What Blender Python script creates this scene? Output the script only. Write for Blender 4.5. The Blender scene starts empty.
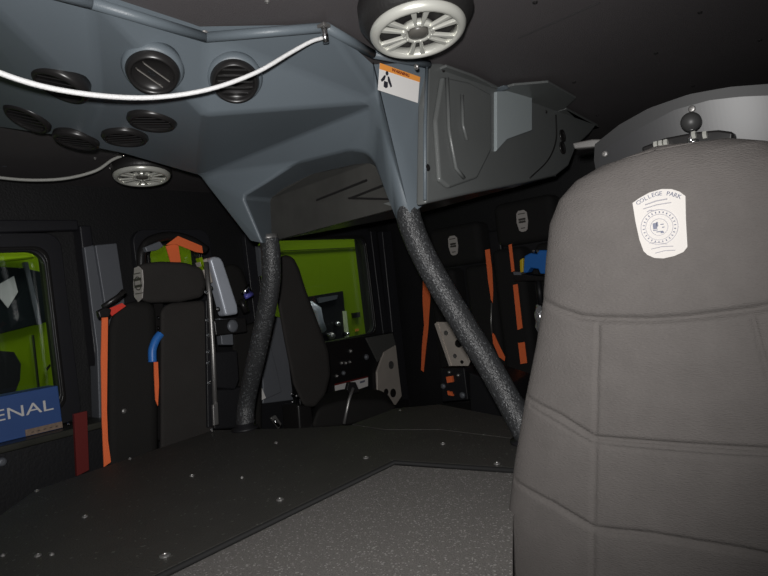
import bpy, bmesh, math, random
from mathutils import Vector, Matrix
random.seed(4)
V = Vector
S = bpy.context.scene
COL = S.collection
# ------------------------------------------------------------------ camera
# cab axes: x to the right side of the cab, y to the rear wall, z up, metres
YAW = math.radians(40); ROLL = math.radians(6.9); FPX = 600.0
CP = V((0, 0, 1.05))
F_ = V((-math.sin(YAW), math.cos(YAW), 0)); R_ = V((math.cos(YAW), math.sin(YAW), 0)); U_ = V((0, 0, 1))
IX = R_*math.cos(ROLL) - U_*math.sin(ROLL)
IY = R_*math.sin(ROLL) + U_*math.cos(ROLL)
cd = bpy.data.cameras.new('camera'); cam = bpy.data.objects.new('camera', cd); COL.objects.link(cam)
cd.sensor_width = 36; cd.lens = FPX/768*36; cd.clip_start = .02
cam.matrix_world = Matrix(((IX.x, IY.x, -F_.x, CP.x), (IX.y, IY.y, -F_.y, CP.y), (IX.z, IY.z, -F_.z, CP.z), (0, 0, 0, 1)))
S.camera = cam
# ------------------------------------------------------------------ world and lights
w = bpy.data.worlds.new('world'); S.world = w; w.use_nodes = True
w.node_tree.nodes['Background'].inputs[0].default_value = (.85, .93, 1, 1)
w.node_tree.nodes['Background'].inputs[1].default_value = .045
def light(name, kind, loc, energy, size=.1, col=(1, 1, 1), aim=None, sy=None):
    d = bpy.data.lights.new(name, kind); d.energy = energy; d.color = col
    if kind == 'AREA':
        d.size = size
        if sy: d.shape = 'RECTANGLE'; d.size_y = sy
    else: d.shadow_soft_size = size
    o = bpy.data.objects.new(name, d); COL.objects.link(o); o.location = loc
    if aim is not None: o.rotation_euler = (V(aim)-V(loc)).to_track_quat('-Z', 'Y').to_euler()
    return o
FL = light('camera_flash', 'SPOT', CP + U_*.042 - R_*.012, 62, .012, (1, .985, .97), aim=CP + U_*.042 + F_*2 - R_*.22+U_*.30)
FL.data.spot_size = math.radians(116); FL.data.spot_blend = 1
for gy in (-.6, 1.6, 3.8):
    light('garage_ceiling_lamp', 'AREA', (-2.6, gy, 3.0), 14, .5, (1, .98, .92), aim=(-3.4, gy+.01, .9))
S.view_settings.view_transform = 'Standard'; S.view_settings.look = 'None'
S.view_settings.exposure = 0; S.view_settings.gamma = 1; S.view_settings.use_curve_mapping = False

# ------------------------------------------------------------------ pixel helpers
def ray(px, py): return F_ + IX*((px-384)/FPX) + IY*((288-py)/FPX)
def at(px, py, d): return CP + ray(px, py)*d
def onX(px, py, x): r = ray(px, py); return CP + r*((x-CP.x)/r.x)
def onY(px, py, y): r = ray(px, py); return CP + r*((y-CP.y)/r.y)
def onZ(px, py, z): r = ray(px, py); return CP + r*((z-CP.z)/r.z)
def onP(px, py, p0, n): r = ray(px, py); return CP + r*((p0-CP).dot(n)/r.dot(n))

# ------------------------------------------------------------------ materials
def lin(c): return tuple(((v/255)/12.92 if v/255 <= .04045 else ((v/255+.055)/1.055)**2.4) for v in c)
MATS = {}
def mat(name, col, rough=.6, metal=0, bump=0, bscale=200, var=0, vscale=8, spec=.5, coat=0, speck=None, emis=0):
    if name in MATS: return MATS[name]
    m = bpy.data.materials.new(name); m.use_nodes = True; nt = m.node_tree; N = nt.nodes; L = nt.links
    b = N['Principled BSDF']; b.inputs['Roughness'].default_value = rough; b.inputs['Metallic'].default_value = metal
    b.inputs['Specular IOR Level'].default_value = spec; b.inputs['Coat Weight'].default_value = coat
    b.inputs['Base Color'].default_value = (*col, 1)
    tc = N.new('ShaderNodeTexCoord')
    last = None
    if var:
        n = N.new('ShaderNodeTexNoise'); n.inputs['Scale'].default_value = vscale; n.inputs['Detail'].default_value = 5
        L.new(tc.outputs['Object'], n.inputs['Vector'])
        cr = N.new('ShaderNodeMix'); cr.data_type = 'RGBA'
        cr.inputs[6].default_value = (*[c*(1-var) for c in col], 1); cr.inputs[7].default_value = (*[min(1, c*(1+var)) for c in col], 1)
        L.new(n.outputs['Fac'], cr.inputs[0]); last = cr.outputs[2]
    if speck:
        sc, thr, c2, r2 = speck
        n = N.new('ShaderNodeTexVoronoi'); n.inputs['Scale'].default_value = sc
        L.new(tc.outputs['Object'], n.inputs['Vector'])
        sp = N.new('ShaderNodeSeparateColor'); L.new(n.outputs['Color'], sp.inputs[0])
        mt = N.new('ShaderNodeMath'); mt.operation = 'GREATER_THAN'; mt.inputs[1].default_value = thr; L.new(sp.outputs[0], mt.inputs[0])
        mx = N.new('ShaderNodeMix'); mx.data_type = 'RGBA'; mx.inputs[6].default_value = (*col, 1); mx.inputs[7].default_value = (*c2, 1)
        if last: L.new(last, mx.inputs[6])
        L.new(mt.outputs[0], mx.inputs[0]); last = mx.outputs[2]
        mr = N.new('ShaderNodeMix'); mr.inputs[2].default_value = rough; mr.inputs[3].default_value = r2
        L.new(mt.outputs[0], mr.inputs[0]); L.new(mr.outputs[0], b.inputs['Roughness'])
    if last: L.new(last, b.inputs['Base Color'])
    if bump:
        n = N.new('ShaderNodeTexNoise'); n.inputs['Scale'].default_value = bscale; n.inputs['Detail'].default_value = 3
        L.new(tc.outputs['Object'], n.inputs['Vector'])
        bp = N.new('ShaderNodeBump'); bp.inputs['Strength'].default_value = bump; bp.inputs['Distance'].default_value = .004
        L.new(n.outputs['Fac'], bp.inputs['Height']); L.new(bp.outputs[0], b.inputs['Normal'])
    if emis: b.inputs['Emission Color'].default_value = (*col, 1); b.inputs['Emission Strength'].default_value = emis
    MATS[name] = m; return m
CONS = mat('console_plastic', (.130, .155, .176), .42, bump=.12, bscale=500, var=.10, vscale=3)
CONS2 = mat('console_side_plastic', (.135, .142, .140), .30, bump=.1, bscale=400, var=.12, vscale=4)
CEIL = mat('ceiling_vinyl', (.100, .091, .094), .62, bump=.3, bscale=350, var=.12, vscale=3)
BLK = mat('black_plastic', (.010, .010, .011), .45, bump=.15, bscale=200, var=.3)
BLKR = mat('black_vent_plastic', (.016, .015, .015), .32)
BLKM = mat('matte_black_metal', (.013, .013, .015), .5, bump=.2, bscale=120)
WALLM = mat('dark_wall_panel', (.008, .008, .009), .6, bump=.3, bscale=150, var=.3)
WINF = mat('window_frame_rubber', (.022, .022, .026), .38)
SEAT = mat('grey_seat_cloth', (.128, .117, .111), .92, bump=.5, bscale=520, var=.12, vscale=30, spec=.2)
_nt = SEAT.node_tree
for _n in [n for n in _nt.nodes if n.type == 'TEX_NOISE' and n.inputs['Scale'].default_value > 500]:
    _mp = _nt.nodes.new('ShaderNodeMapping'); _mp.inputs['Scale'].default_value = (.35, 1, 1.6)
    _nt.links.new(_nt.nodes['Texture Coordinate'].outputs['Object'], _mp.inputs[0]); _nt.links.new(_mp.outputs[0], _n.inputs['Vector'])
SEATS = mat('grey_seat_seam', (.055, .05, .048), .9, spec=.2)
PAD = mat('dark_seat_cloth', (.036, .033, .031), .92, bump=.4, bscale=300, var=.15, vscale=12, spec=.2)
PADD = mat('black_seat_cloth', (.020, .019, .018), .92, bump=.4, bscale=300, spec=.2)
MATD = mat('smooth_cover_mat', (.050, .048, .043), .55, bump=.5, bscale=260, var=.2, vscale=9, speck=(260, .99, (.12, .12, .11), .4))
MATS_ = mat('speckled_mat', (.165, .155, .146), .75, bump=.7, bscale=420, var=.6, vscale=330, speck=(420, .93, (.36, .35, .33), .35))
FOAM = mat('foam_pole_wrap', (.038, .039, .041), .36, bump=.7, bscale=200, var=.25, vscale=120, speck=(300, .93, (.11, .115, .12), .25))  # pale specks paint small highlights into the foam colour
CHR = mat('chrome', (.75, .75, .76), .18, 1)
SIL = mat('silver_plastic', (.72, .72, .66), .3, .4)
STEEL = mat('dull_steel', (.36, .35, .34), .42, .8, var=.15)
ALU = mat('brushed_aluminium', (.60, .54, .48), .45, .25, var=.15, vscale=14)
GREYP = mat('grey_metal_panel', (.16, .17, .19), .45, .2, var=.1)
PALE = mat('pale_grey_panel', (.60, .64, .72), .4, .25, var=.12)
CORD = mat('white_cord', (.72, .72, .72), .45, bump=.4, bscale=300)
WHITE = mat('white_label', (.82, .80, .78), .5)
REFL = mat('white_reflective_badge', (.62, .59, .56), .35)
BADGE = mat('pale_badge', (.45, .42, .40), .4)
INK = mat('grey_ink', (.17, .18, .24), .6)
INKF = mat('faint_ink', (.38, .37, .40), .6)
DINK = mat('dark_ink', (.02, .02, .03), .6)
ORG = mat('orange_webbing', (1, .19, .055), .75, bump=.4, bscale=400)
ORL = mat('orange_label', (.85, .33, .06), .6)
RED = mat('red_webbing', (.16, .012, .010), .7)
BLU = mat('blue_plastic', (.03, .17, .55), .4)
BLUB = mat('blue_carton', (.045, .11, .33), .5, var=.1)
YEL = mat('yellow_plastic', (.7, .5, .02), .4)
LIME = mat('lime_paint', (.25, .40, .005), .32, coat=.2)
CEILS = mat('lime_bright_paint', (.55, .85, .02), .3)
TINT = mat('tinted_glass', (.02, .025, .028), .12)
FOIL = mat('clear_foil', (.6, .6, .62), .2, .6, bump=1, bscale=40)
CONC = mat('garage_concrete', (.14, .14, .13), .8, var=.2, bump=.3, bscale=60)
SHELL = mat('bulkhead_laminate', (.034, .034, .036), .40, spec=.6)
RIM = mat('bulkhead_rim', (.026, .026, .027), .55)
def glass():
    m = bpy.data.materials.new('window_glass'); m.use_nodes = True; nt = m.node_tree; N = nt.nodes; L = nt.links
    N.remove(N['Principled BSDF']); o = N['Material Output']
    t = N.new('ShaderNodeBsdfTransparent'); t.inputs[0].default_value = (.86, .9, .9, 1)
    g = N.new('ShaderNodeBsdfGlossy'); g.inputs['Roughness'].default_value = .03
    lw = N.new('ShaderNodeLayerWeight'); pw = N.new('ShaderNodeMath'); pw.operation = 'POWER'; pw.inputs[1].default_value = 5; L.new(lw.outputs['Facing'], pw.inputs[0])
    f = N.new('ShaderNodeMath'); f.operation = 'MULTIPLY_ADD'; f.inputs[1].default_value = .6; f.inputs[2].default_value = .04; L.new(pw.outputs[0], f.inputs[0])
    mx = N.new('ShaderNodeMixShader'); L.new(f.outputs[0], mx.inputs[0]); L.new(t.outputs[0], mx.inputs[1]); L.new(g.outputs[0], mx.inputs[2])
    L.new(mx.outputs[0], o.inputs['Surface']); return m
GLASS = glass()

# ------------------------------------------------------------------ object helpers
class MB:
    def __init__(s): s.v = []; s.f = []
    def add(s, vs, fs):
        o = len(s.v); s.v += [V(p) for p in vs]; s.f += [tuple(i+o for i in f) for f in fs]; return s
    def box(s, c, sx, sy, sz, ax=V((1, 0, 0)), ay=None, az=None):
        c = V(c)
        if ay is None: ax, ay, az = V((1, 0, 0)), V((0, 1, 0)), V((0, 0, 1))
        vs = [c+ax*(i*sx/2)+ay*(j*sy/2)+az*(k*sz/2) for i in (-1, 1) for j in (-1, 1) for k in (-1, 1)]
        return s.add(vs, [(0, 1, 3, 2), (4, 6, 7, 5), (0, 4, 5, 1), (2, 3, 7, 6), (0, 2, 6, 4), (1, 5, 7, 3)])
    def b2(s, a, b):   # box from corners
        a = V(a); b = V(b); d = b-a
        return s.box((a+b)/2, abs(d.x), abs(d.y), abs(d.z))
    def prism(s, pts, off):
        n = len(pts); off = V(off)
        return s.add([V(p) for p in pts]+[V(p)+off for p in pts],
                     [tuple(range(n)), tuple(range(2*n-1, n-1, -1))]+[(i, i+n, (i+1) % n+n, (i+1) % n) for i in range(n)])
    def tube(s, pts, r, seg=12, caps=True, flat=None):
        pts = [V(p) for p in pts]; n = len(pts); vs = []; fs = []
        rr = r if isinstance(r, (list, tuple)) else [r]*n
        t0 = (pts[1]-pts[0]).normalized(); up = V((0, 0, 1)) if abs(t0.z) < .9 else V((1, 0, 0))
        a = t0.cross(up).normalized()
        for i, p in enumerate(pts):
            t = (pts[min(i+1, n-1)]-pts[max(i-1, 0)]).normalized()
            a = (a-t*a.dot(t)).normalized(); b = t.cross(a)
            for k in range(seg):
                q = 2*math.pi*k/seg; vs.append(p+a*(rr[i]*math.cos(q))+b*(rr[i]*math.sin(q)))
        for i in range(n-1):
            for k in range(seg): fs.append((i*seg+k, i*seg+(k+1) % seg, (i+1)*seg+(k+1) % seg, (i+1)*seg+k))
        if caps: fs += [tuple(range(seg-1, -1, -1)), tuple((n-1)*seg+k for k in range(seg))]
        return s.add(vs, fs)
    def lathe(s, c, n, prof, seg=32, a=None):   # prof: (radius, height along n)
        n = V(n).normalized(); a = a or n.orthogonal().normalized(); b = n.cross(a); m = len(prof); vs = []
        for (r, h) in prof:
            for k in range(seg):
                q = 2*math.pi*k/seg; vs.append(V(c)+n*h+(a*math.cos(q)+b*math.sin(q))*max(r, 1e-5))
        fs = [(i*seg+k, i*seg+(k+1) % seg, (i+1)*seg+(k+1) % seg, (i+1)*seg+k) for i in range(m-1) for k in range(seg)]
        fs.append(tuple(range(seg-1, -1, -1))); fs.append(tuple((m-1)*seg+k for k in range(seg)))
        return s.add(vs, fs)
    def build(s, name, m, parent=None, smooth=False, bevel=0, bseg=2, sub=0, solid=0, fix=True):
        org = parent.matrix_world.translation if parent else V((0, 0, 0))
        if parent and parent.type == 'MESH': org = V(parent.get('_org', (0, 0, 0)))
        if parent and parent.type == 'EMPTY': org = V(parent.get('_org'))
        if not parent:
            org = V((sum(p.x for p in s.v)/len(s.v), sum(p.y for p in s.v)/len(s.v), min(p.z for p in s.v)))
        me = bpy.data.meshes.new(name); me.from_pydata([tuple(p-org) for p in s.v], [], s.f); me.update()
        if fix:
            bm = bmesh.new(); bm.from_mesh(me); bmesh.ops.recalc_face_normals(bm, faces=bm.faces); bm.to_mesh(me); bm.free()
        me.materials.append(m)
        o = bpy.data.objects.new(name, me); COL.objects.link(o)
        if parent: o.parent = parent
        else: o.location = org
        o['_org'] = tuple(org)
        if smooth or bevel: 
            for p in me.polygons: p.use_smooth = True
        if solid: q = o.modifiers.new('s', 'SOLIDIFY'); q.thickness = solid; q.offset = 0
        if bevel:
            q = o.modifiers.new('b', 'BEVEL'); q.width = bevel; q.segments = bseg; q.limit_method = 'ANGLE'; q.angle_limit = math.radians(14)
            q.harden_normals = False
            q = o.modifiers.new('w', 'WEIGHTED_NORMAL'); q.keep_sharp = True
        if sub: q = o.modifiers.new('u', 'SUBSURF'); q.levels = sub; q.render_levels = sub
        return o
def tag(o, label, cat, group=None, kind=None):
    if label: o['label'] = label
    if cat: o['category'] = cat
    if group: o['group'] = group
    if kind: o['kind'] = kind
    return o
def thing(name, loc, label, cat, group=None):
    o = bpy.data.objects.new(name, None); COL.objects.link(o); o.location = loc; o.empty_display_size = .05; o['_org'] = tuple(loc)
    return tag(o, label, cat, group)
def structure(o): o['kind'] = 'structure'; return o
def copy_tree(o, parent=None, off=None):
    c = o.copy(); COL.objects.link(c); c.parent = parent
    if off is not None: c.location = V(o.location)+off
    for ch in list(o.children): copy_tree(ch, c)
    return c
def spline(pts, n=12):
    pts = [V(p) for p in pts]; out = []
    P = [pts[0]*2-pts[1]]+pts+[pts[-1]*2-pts[-2]]
    for i in range(1, len(P)-2):
        for k in range(n):
            t = k/n; a, b, c, d = P[i-1:i+3]
            out.append(.5*((2*b)+(c-a)*t+(2*a-5*b+4*c-d)*t*t+(3*b-a-3*c+d)*t**3))
    return out+[pts[-1]]
def screw(c, n, parent, r=.006, m=None):
    o = MB().lathe(c, n, [(r, 0), (r, .0015), (r*.75, .003), (r*.35, .0034), (r*.3, .002)], 12).build('screw', m or CHR, parent, smooth=False)
    return o
_tc = {}
def text_polys(s, size, ext=0.0006):
    key = (s, size)
    if key not in _tc:
        cu = bpy.data.curves.new('t', 'FONT'); cu.body = s; cu.size = size; cu.extrude = ext; cu.align_x = 'CENTER'; cu.align_y = 'CENTER'
        cu.resolution_u = 2
        ob = bpy.data.objects.new('t', cu); COL.objects.link(ob)
        dg = bpy.context.evaluated_depsgraph_get(); me = bpy.data.meshes.new_from_object(ob.evaluated_get(dg))
        _tc[key] = ([v.co.copy() for v in me.vertices], [tuple(p.vertices) for p in me.polygons])
        bpy.data.objects.remove(ob); bpy.data.curves.remove(cu); bpy.data.meshes.remove(me)
    return _tc[key]
def put_text(mb, s, size, c, ax, ay, wide=1.0):
    n = ax.cross(ay); vs, fs = text_polys(s, size)
    mb.add([c+ax*(v.x*wide)+ay*v.y+n*v.z for v in vs], fs)

CZ = 1.55; TZ = .67; XL = -2.2; YR = 2.72
# ================================================================== SETTING
ceiling = structure(MB().b2((XL-.05, -.25, CZ), (.32, YR+.05, CZ+.05)).build('ceiling', CEIL))
for (px, py) in ((535, 2), (656, 53), (574, 82), (597, 115), (267, 1), (693, 86), (700, 12), (760, 40), (110, 168), (168, 178), (95, 158)):
    screw(onZ(px, py, CZ), (0, 0, -1), ceiling, .005, BLKR if px > 500 else STEEL)
a, b = onZ(518, 38, CZ), onZ(600, 2, CZ)
MB().tube([a-V((0, 0, .001)), b-V((0, 0, .001))], .0012, 6).build('seam', RIM, ceiling)
floor = structure(MB().b2((XL, -.25, -.05), (.32, YR, 0)).build('floor', BLKM))
structure(MB().b2((-9, -6, -1.3), (6, 8, -1.2)).build('floor_garage', CONC))
wb = structure(MB().b2((XL-.05, YR, 0), (.32, YR+.05, CZ)).build('wall_back', WALLM))
# left wall built around three windows
wins = [(-.2, .84, .775, 1.325), (1.20, 1.44, 1.12, 1.335), (1.72, 2.475, .805, 1.345)]
m = MB(); ys = -.25
for (y0, y1, z0, z1) in wins:
    m.b2((XL-.05, ys, 0), (XL, y0, CZ)); m.b2((XL-.05, y0, 0), (XL, y1, z0)); m.b2((XL-.05, y0, z1), (XL, y1, CZ)); ys = y1
m.b2((XL-.05, ys, 0), (XL, YR, CZ))
structure(m.build('wall_left', WALLM))
def rrect(y0, y1, z0, z1, r, x, n=6):
    pts = []
    for (cy, cz, a0) in ((y1-r, z1-r, 0), (y0+r, z1-r, 90), (y0+r, z0+r, 180), (y1-r, z0+r, 270)):
        for k in range(n+1):
            q = math.radians(a0+90*k/n); pts.append(V((x, cy+r*math.cos(q), cz+r*math.sin(q))))
    return pts
def ring(outer, inner, off):
    n = len(outer); off = V(off); vs = outer+inner+[p+off for p in outer]+[p+off for p in inner]; fs = []
    for i in range(n):
        j = (i+1) % n
        fs += [(i, j, n+j, n+i), (2*n+i, 3*n+i, 3*n+j, 2*n+j), (i, 2*n+i, 2*n+j, j), (n+i, n+j, 3*n+j, 3*n+i)]
    return vs, fs
for k, (y0, y1, z0, z1) in enumerate(wins):
    wn = structure(MB().add(*ring(rrect(y0-.05, y1+.05, z0-.05, z1+.05, .05, XL), rrect(y0+.012, y1-.012, z0+.012, z1-.012, .05, XL), (.03, 0, 0))).build(f'window_{k+1}', WINF, bevel=.004))
    MB().add(*ring(rrect(y0-.004, y1+.004, z0-.004, z1+.004, .045, XL+.03), rrect(y0+.008, y1-.008, z0+.008, z1-.008, .045, XL+.03), (.008, 0, 0))).build('rubber_seal', BLKR, wn, bevel=.003)
    MB().b2((XL-.03, y0, z0), (XL-.026, y1, z1)).build('pane', GLASS, wn)
# door frame trims: front door pillar and rear door pillar
MB2 = MB()
p = [onX(72, 228, XL), onX(84, 228, XL), onX(112, 470, XL), onX(100, 470, XL)]
structure(MB().prism(p, (.06, 0, 0)).build('trim_1', WINF, bevel=.006))
p = [onX(377, 232, XL), onX(386, 232, XL), onX(404, 400, XL), onX(394, 400, XL)]
structure(MB().prism(p, (.04, 0, 0)).build('trim_2', WINF, bevel=.006))
p = [onX(366, 232, XL), onX(371, 232, XL), onX(386, 345, XL), onX(380, 345, XL)]
structure(MB().prism(p, (.035, 0, 0)).build('trim_3', WINF, bevel=.004))
p = [onX(-60, 222, XL), onX(72, 222, XL), onX(73, 232, XL), onX(-60, 237, XL)]
structure(MB().prism(p, (.05, 0, 0)).build('trim_4', WINF, bevel=.006))

# ================================================================== TRUCK OUTSIDE
XT = -3.25
tr = thing('fire_truck', (XT-.6, 1.2, -1.2), 'lime green fire truck parked outside beyond the cab windows', 'truck')
MB().b2((XT-2.2, -1.2, -.9), (XT-.02, 1.24, 1.46)).build('cab_shell', LIME, tr, bevel=.03)
MB().b2((XT-2.2, 1.27, -.9), (XT-.01, 5.4, 1.9)).build('body_shell', LIME, tr, bevel=.02)
def oX(pts, x): return [onX(a, b, x) for a, b in pts]
MB().prism(oX([(-70, 262), (24, 268), (43, 272), (47, 322), (-70, 352)], XT), (-.03, 0, 0)).build('cab_window', TINT, tr, bevel=.005)
MB().prism(oX([(24, 262), (28, 262), (42, 324), (38, 325)], XT+.01), (-.03, 0, 0)).build('window_pillar', GREYP, tr)
MB().prism(oX([(-8, 288), (14, 276), (18, 292), (8, 308)], XT+.006), (-.03, 0, 0)).build('painted_reflection', WHITE, tr)  # white patch paints a reflection onto the cab glass
MB().prism(oX([(-70, 262), (20, 252), (22, 256), (-70, 274)], XT+.03), (-.03, 0, 0)).build('windshield_edge', GREYP, tr)
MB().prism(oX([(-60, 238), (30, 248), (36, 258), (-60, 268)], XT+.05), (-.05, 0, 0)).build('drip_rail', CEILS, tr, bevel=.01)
MB().prism(oX([(33, 335), (34.2, 335), (40, 388), (38.8, 388)], XT+.004), (-.02, 0, 0)).build('door_gap', BLKR, tr)
# wheel arch + tyre
MB().prism(oX([(-70, 340), (-10, 350), (14, 352), (21, 364), (20, 380), (12, 400), (-70, 440)], XT+.004), (-.05, 0, 0)).build('wheel_arch', BLKM, tr)
MB().prism(oX([(46, 368), (50, 364), (51, 366), (47, 371)], XT+.01), (-.02, 0, 0)).build('door_handle', CHR, tr)
wc = onX(-35, 470, XT-.1)
MB().lathe(wc, (1, 0, 0), [(.18, -.2), (.48, -.2), (.52, -.15), (.52, .0), (.48, .04), (.26, .04), (.2, 0)], 36).build('tyre', BLKR, tr, smooth=True)
# equipment compartment in the truck body
cpt = MB().prism(oX([(300, 298), (343, 291), (348, 345), (304, 350)], XT+.003), (-.02, 0, 0)).build('compartment', BLKM, tr)
MB().prism(oX([(318, 298), (338, 295), (337, 299), (320, 303)], XT+.02), (-.02, 0, 0)).build('roller_shutter', GREYP, cpt)
MB().tube([onX(309, 305, XT+.03), onX(317, 310, XT+.05), onX(319, 322, XT+.05), onX(322, 330, XT+.03)], .035, 10).build('hose_bend', PALE, cpt, smooth=True)
MB().prism(oX([(344, 311), (346.5, 311), (350, 345), (347, 345)], XT+.02), (-.02, 0, 0)).build('chrome_edge', mat('white_strip', (.8, .9, .55), .3), cpt)
for (px, py, r, mt) in ((336, 324, .022, CHR), (330, 336, .03, STEEL), (345, 334, .018, CHR), (326, 335, .015, CHR), (341, 345, .02, STEEL)):
    MB().lathe(onX(px, py, XT+.01), (1, 0, 0), [(r, 0), (r, .02), (r*.6, .04), (r*.3, .045)], 14).build('valve_cap', mt, cpt, smooth=True)
MB().prism(oX([(353, 313), (360, 312), (360.5, 317), (354, 318)], XT+.01), (-.02, 0, 0)).build('latch', BLKR, tr)
MB().prism(oX([(356, 329), (359, 328.6), (359, 331), (356, 331.4)], XT+.004), (-.01, 0, 0)).build('marker_lamp', ORL, tr)
MB().prism(oX([(275, 251), (360, 247), (360, 247.6), (275, 251.6)], XT+.003), (-.01, 0, 0)).build('panel_seam', BLKR, tr)

# ================================================================== FRONT DOOR SILL AREA
dl = thing('door_ledge', (XL+.1, .4, .5), 'dark ledge under the lime-lit side window, worn pale at its front', 'ledge')
m = MB().b2((XL+.001, -.2, .70), (XL+.16, .98, .722)); m.build('ledge_top', mat('worn_ledge', (.04, .04, .032), .4, var=.5, vscale=10), dl, bevel=.004)
MB().b2((XL+.001, -.2, .25), (XL+.12, .98, .70)).build('door_panel', BLKM, dl, bevel=.004)
screw(onX(69, 424, XL+.165), (1, 0, 0), dl, .005)
pl = MB().lathe(onX(2, 462, XL+.14), (1, 0, 0), [(.014, -.02), (.014, 0), (.01, .008), (.004, .008)], 16).build('door_pull', GREYP, dl, smooth=True)
# blue carton with lettering
bc = thing('blue_box', (XL+.08, .4, .722), 'blue box lettered in white standing on the window ledge', 'box')
xb = XL+.07
p4 = oX([(-60, 402), (58, 385.5), (61, 405), (-60, 432)], xb+.03)
z0 = .7225
y1 = p4[1].y
zt = p4[1].z
MB().b2((xb-.05, -.15, z0), (xb+.03, y1, zt)).build('carton', BLUB, bc, bevel=.003)
MB().b2((xb+.0305, onX(23, 415, xb+.03).y, z0+.002), (xb+.033, y1-.002, z0+.022)).build('label_strip', mat('dim_label', (.28, .2, .15), .6, var=.5, vscale=120), bc)
tm = MB(); c = onX(22, 401, xb+.033); cs = onX(46, 397, xb+.033)
yt = onX(48, 397, xb+.031).y; put_text(tm, 'ARSENAL', .05, V((xb+.031, yt-.135, z0+.030+(zt-z0-.026)*.45)), V((0, 1, 0)), V((0, 0, 1)), 1.42)
tm.build('lettering', WHITE, bc)
tm = MB(); put_text(tm, 'RESCUE TOOLS'[:0] or '- - - - -', .02, V((xb+.034, (onX(23, 415, xb+.03).y+y1)/2, z0+.012)), V((0, 1, 0)), V((0, 0, 1)), 1.5)
tm.build('strip_marks', DINK, bc)
# red strap below the ledge and grey panels
rb = MB().prism(oX([(74, 414), (87, 411), (89, 470), (77, 476)], XL+.22), (-.012, 0, 0)).build('red_webbing_strap', RED)
tag(rb, 'dull red webbing strap hanging below the window ledge', 'strap')
gp = thing('pillar_cover', (XL+.1, .95, .4), 'pair of upright grey metal strips between window and seat', 'pillar cover')
MB().prism(oX([(84, 247), (94, 245), (103, 300), (106, 350), (110, 440), (100, 440), (97, 350)], XL+.075), (-.06, 0, 0)).build('narrow_strip', GREYP, gp, bevel=.004)
MB().prism(oX([(95, 245), (117, 243), (124, 290), (128, 350), (130, 440), (112, 440), (107, 350), (104, 300)], XL+.085), (-.06, 0, 0)).build('wide_strip', GREYP, gp, bevel=.004)

# ================================================================== ENGINE COVER
ec = thing('engine_cover', (-1.0, .8, 0), 'black engine cover with matted top filling the cab middle', 'engine cover')
def oZ(pts, z): return [onZ(a, b, z) for a, b in pts]
seam = [V((-.862, .05, 0)), V((-.872, 1.0, 0)), V((-.60, 1.035, 0)), V((-.545, 1.04, 0))]
far = oZ([(525, 421), (440, 405), (395, 409), (352, 425), (300, 428), (213, 430), (100, 468), (35, 490), (0, 515)], TZ)
far = [V((-.545, 1.27, 0))]+[V((p.x, p.y, 0)) for p in far]+[V((-1.30, .05, 0))]
# clean the outline: seam then far edge
out = [V((p.x, p.y, TZ)) for p in seam+far]
MB().prism(out, (0, 0, -.012)).build('cover_plate', MATD, ec, bevel=.003)
body = [V((p.x*.995, p.y, TZ-.012)) for p in far]+[V((-.862, .05, TZ-.012)), V((-.872, 1.0, TZ-.012)), V((-.545, 1.04, TZ-.012))]
MB().prism(body, (0, 0, -TZ+.012)).build('cover_body', BLKM, ec)
tr_ = [V((-.365, .55, TZ-.010))]+[onZ(px, py, TZ-.010) for px, py in ( (513, 590), (512.5, 560), (513, 520), (516, 490))]
sp = [V((-.86, .05, TZ-.010)), V((tr_[0].x, .05, TZ-.010))] + tr_ + [V((-.545, 1.04, TZ-.010)), V((-.60, 1.033, TZ-.010)), V((-.870, .998, TZ-.010))]
MB().prism(sp, (0, 0, -.006)).build('speckled_top', MATS_, ec, bevel=.002)
MB().prism([V((p.x-(.10 if p.x > -.55 else 0), p.y-(.02 if p.y > .9 else 0), p.z-.006)) for p in sp], (0, 0, -TZ+.017)).build('tunnel_side', BLKM, ec)
# edging along the seam
MB().tube([V((p.x+.002, p.y-.002, TZ-.005)) for p in seam], .0055, 8).build('edge_trim', mat('edge_rubber', (.005, .005, .005), .8), ec, smooth=True)
# shallow fold at the rear of the plate
fz = TZ
fold = [onZ(352, 425, fz), onZ(395, 409, fz), onZ(440, 405, fz), onZ(522, 421, fz), onZ(522, 440, fz), onZ(440, 430, fz), onZ(385, 430, fz)]
MB().prism(fold, (0, 0, .002)).build('rear_flap', MATD, ec, bevel=.003)
for (px, py, r) in ((37, 491, .006), (85, 517, .006), (38, 556, .006), (192, 476, .006), (280, 500, .0075), (165, 556, .009), (366, 458, .007), (443, 444, .006), (130, 459, .005), (242, 478, .004), (212, 431, .004), (276, 443, .006), (400, 411, .005), (497, 464, .007), (3, 556, .004), (52, 555, .004)):
    screw(onZ(px, py, TZ+.0005), (0, 0, 1), ec, r, STEEL)

# ================================================================== OVERHEAD CONSOLE
oc = thing('overhead_console', (-.85, .95, CZ), 'blue grey moulded air conditioning console hanging below the ceiling', 'overhead console')
zt = 1.543
T0 = onZ(-60, -42, zt); T1 = onZ(90, -1, zt); T2 = onZ(205, 34, zt); T3 = onZ(325, 24, zt); T4 = onZ(372, 51, zt); T5 = onZ(428, 62, zt)
P = at(100, 108, 1.20); M2 = at(205, 116, 1.19); M3 = at(379, 103, 1.33)
def vn(px, py, rho, dx, dy):      # surface normal whose circle looks like an ellipse of ratio rho leaning to (dx, dy) (image right, down)
    v = ray(px, py).normalized(); e = (IX*dx-IY*dy); e = (e-v*e.dot(v)).normalized()
    return (-v*rho+e*math.sqrt(1-rho*rho)).normalized()
nLF = vn(50, 100, .40, -.52, .85); nUN = vn(125, 130, .36, 0, 1)
L1 = at(-60, 105, 1.07); L2 = at(0, 128, 1.23); L3 = at(60, 137, 1.33); L4 = at(85, 147, 1.40); L5 = at(125, 155, 1.50); L6 = at(198, 176, 1.68)
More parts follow.
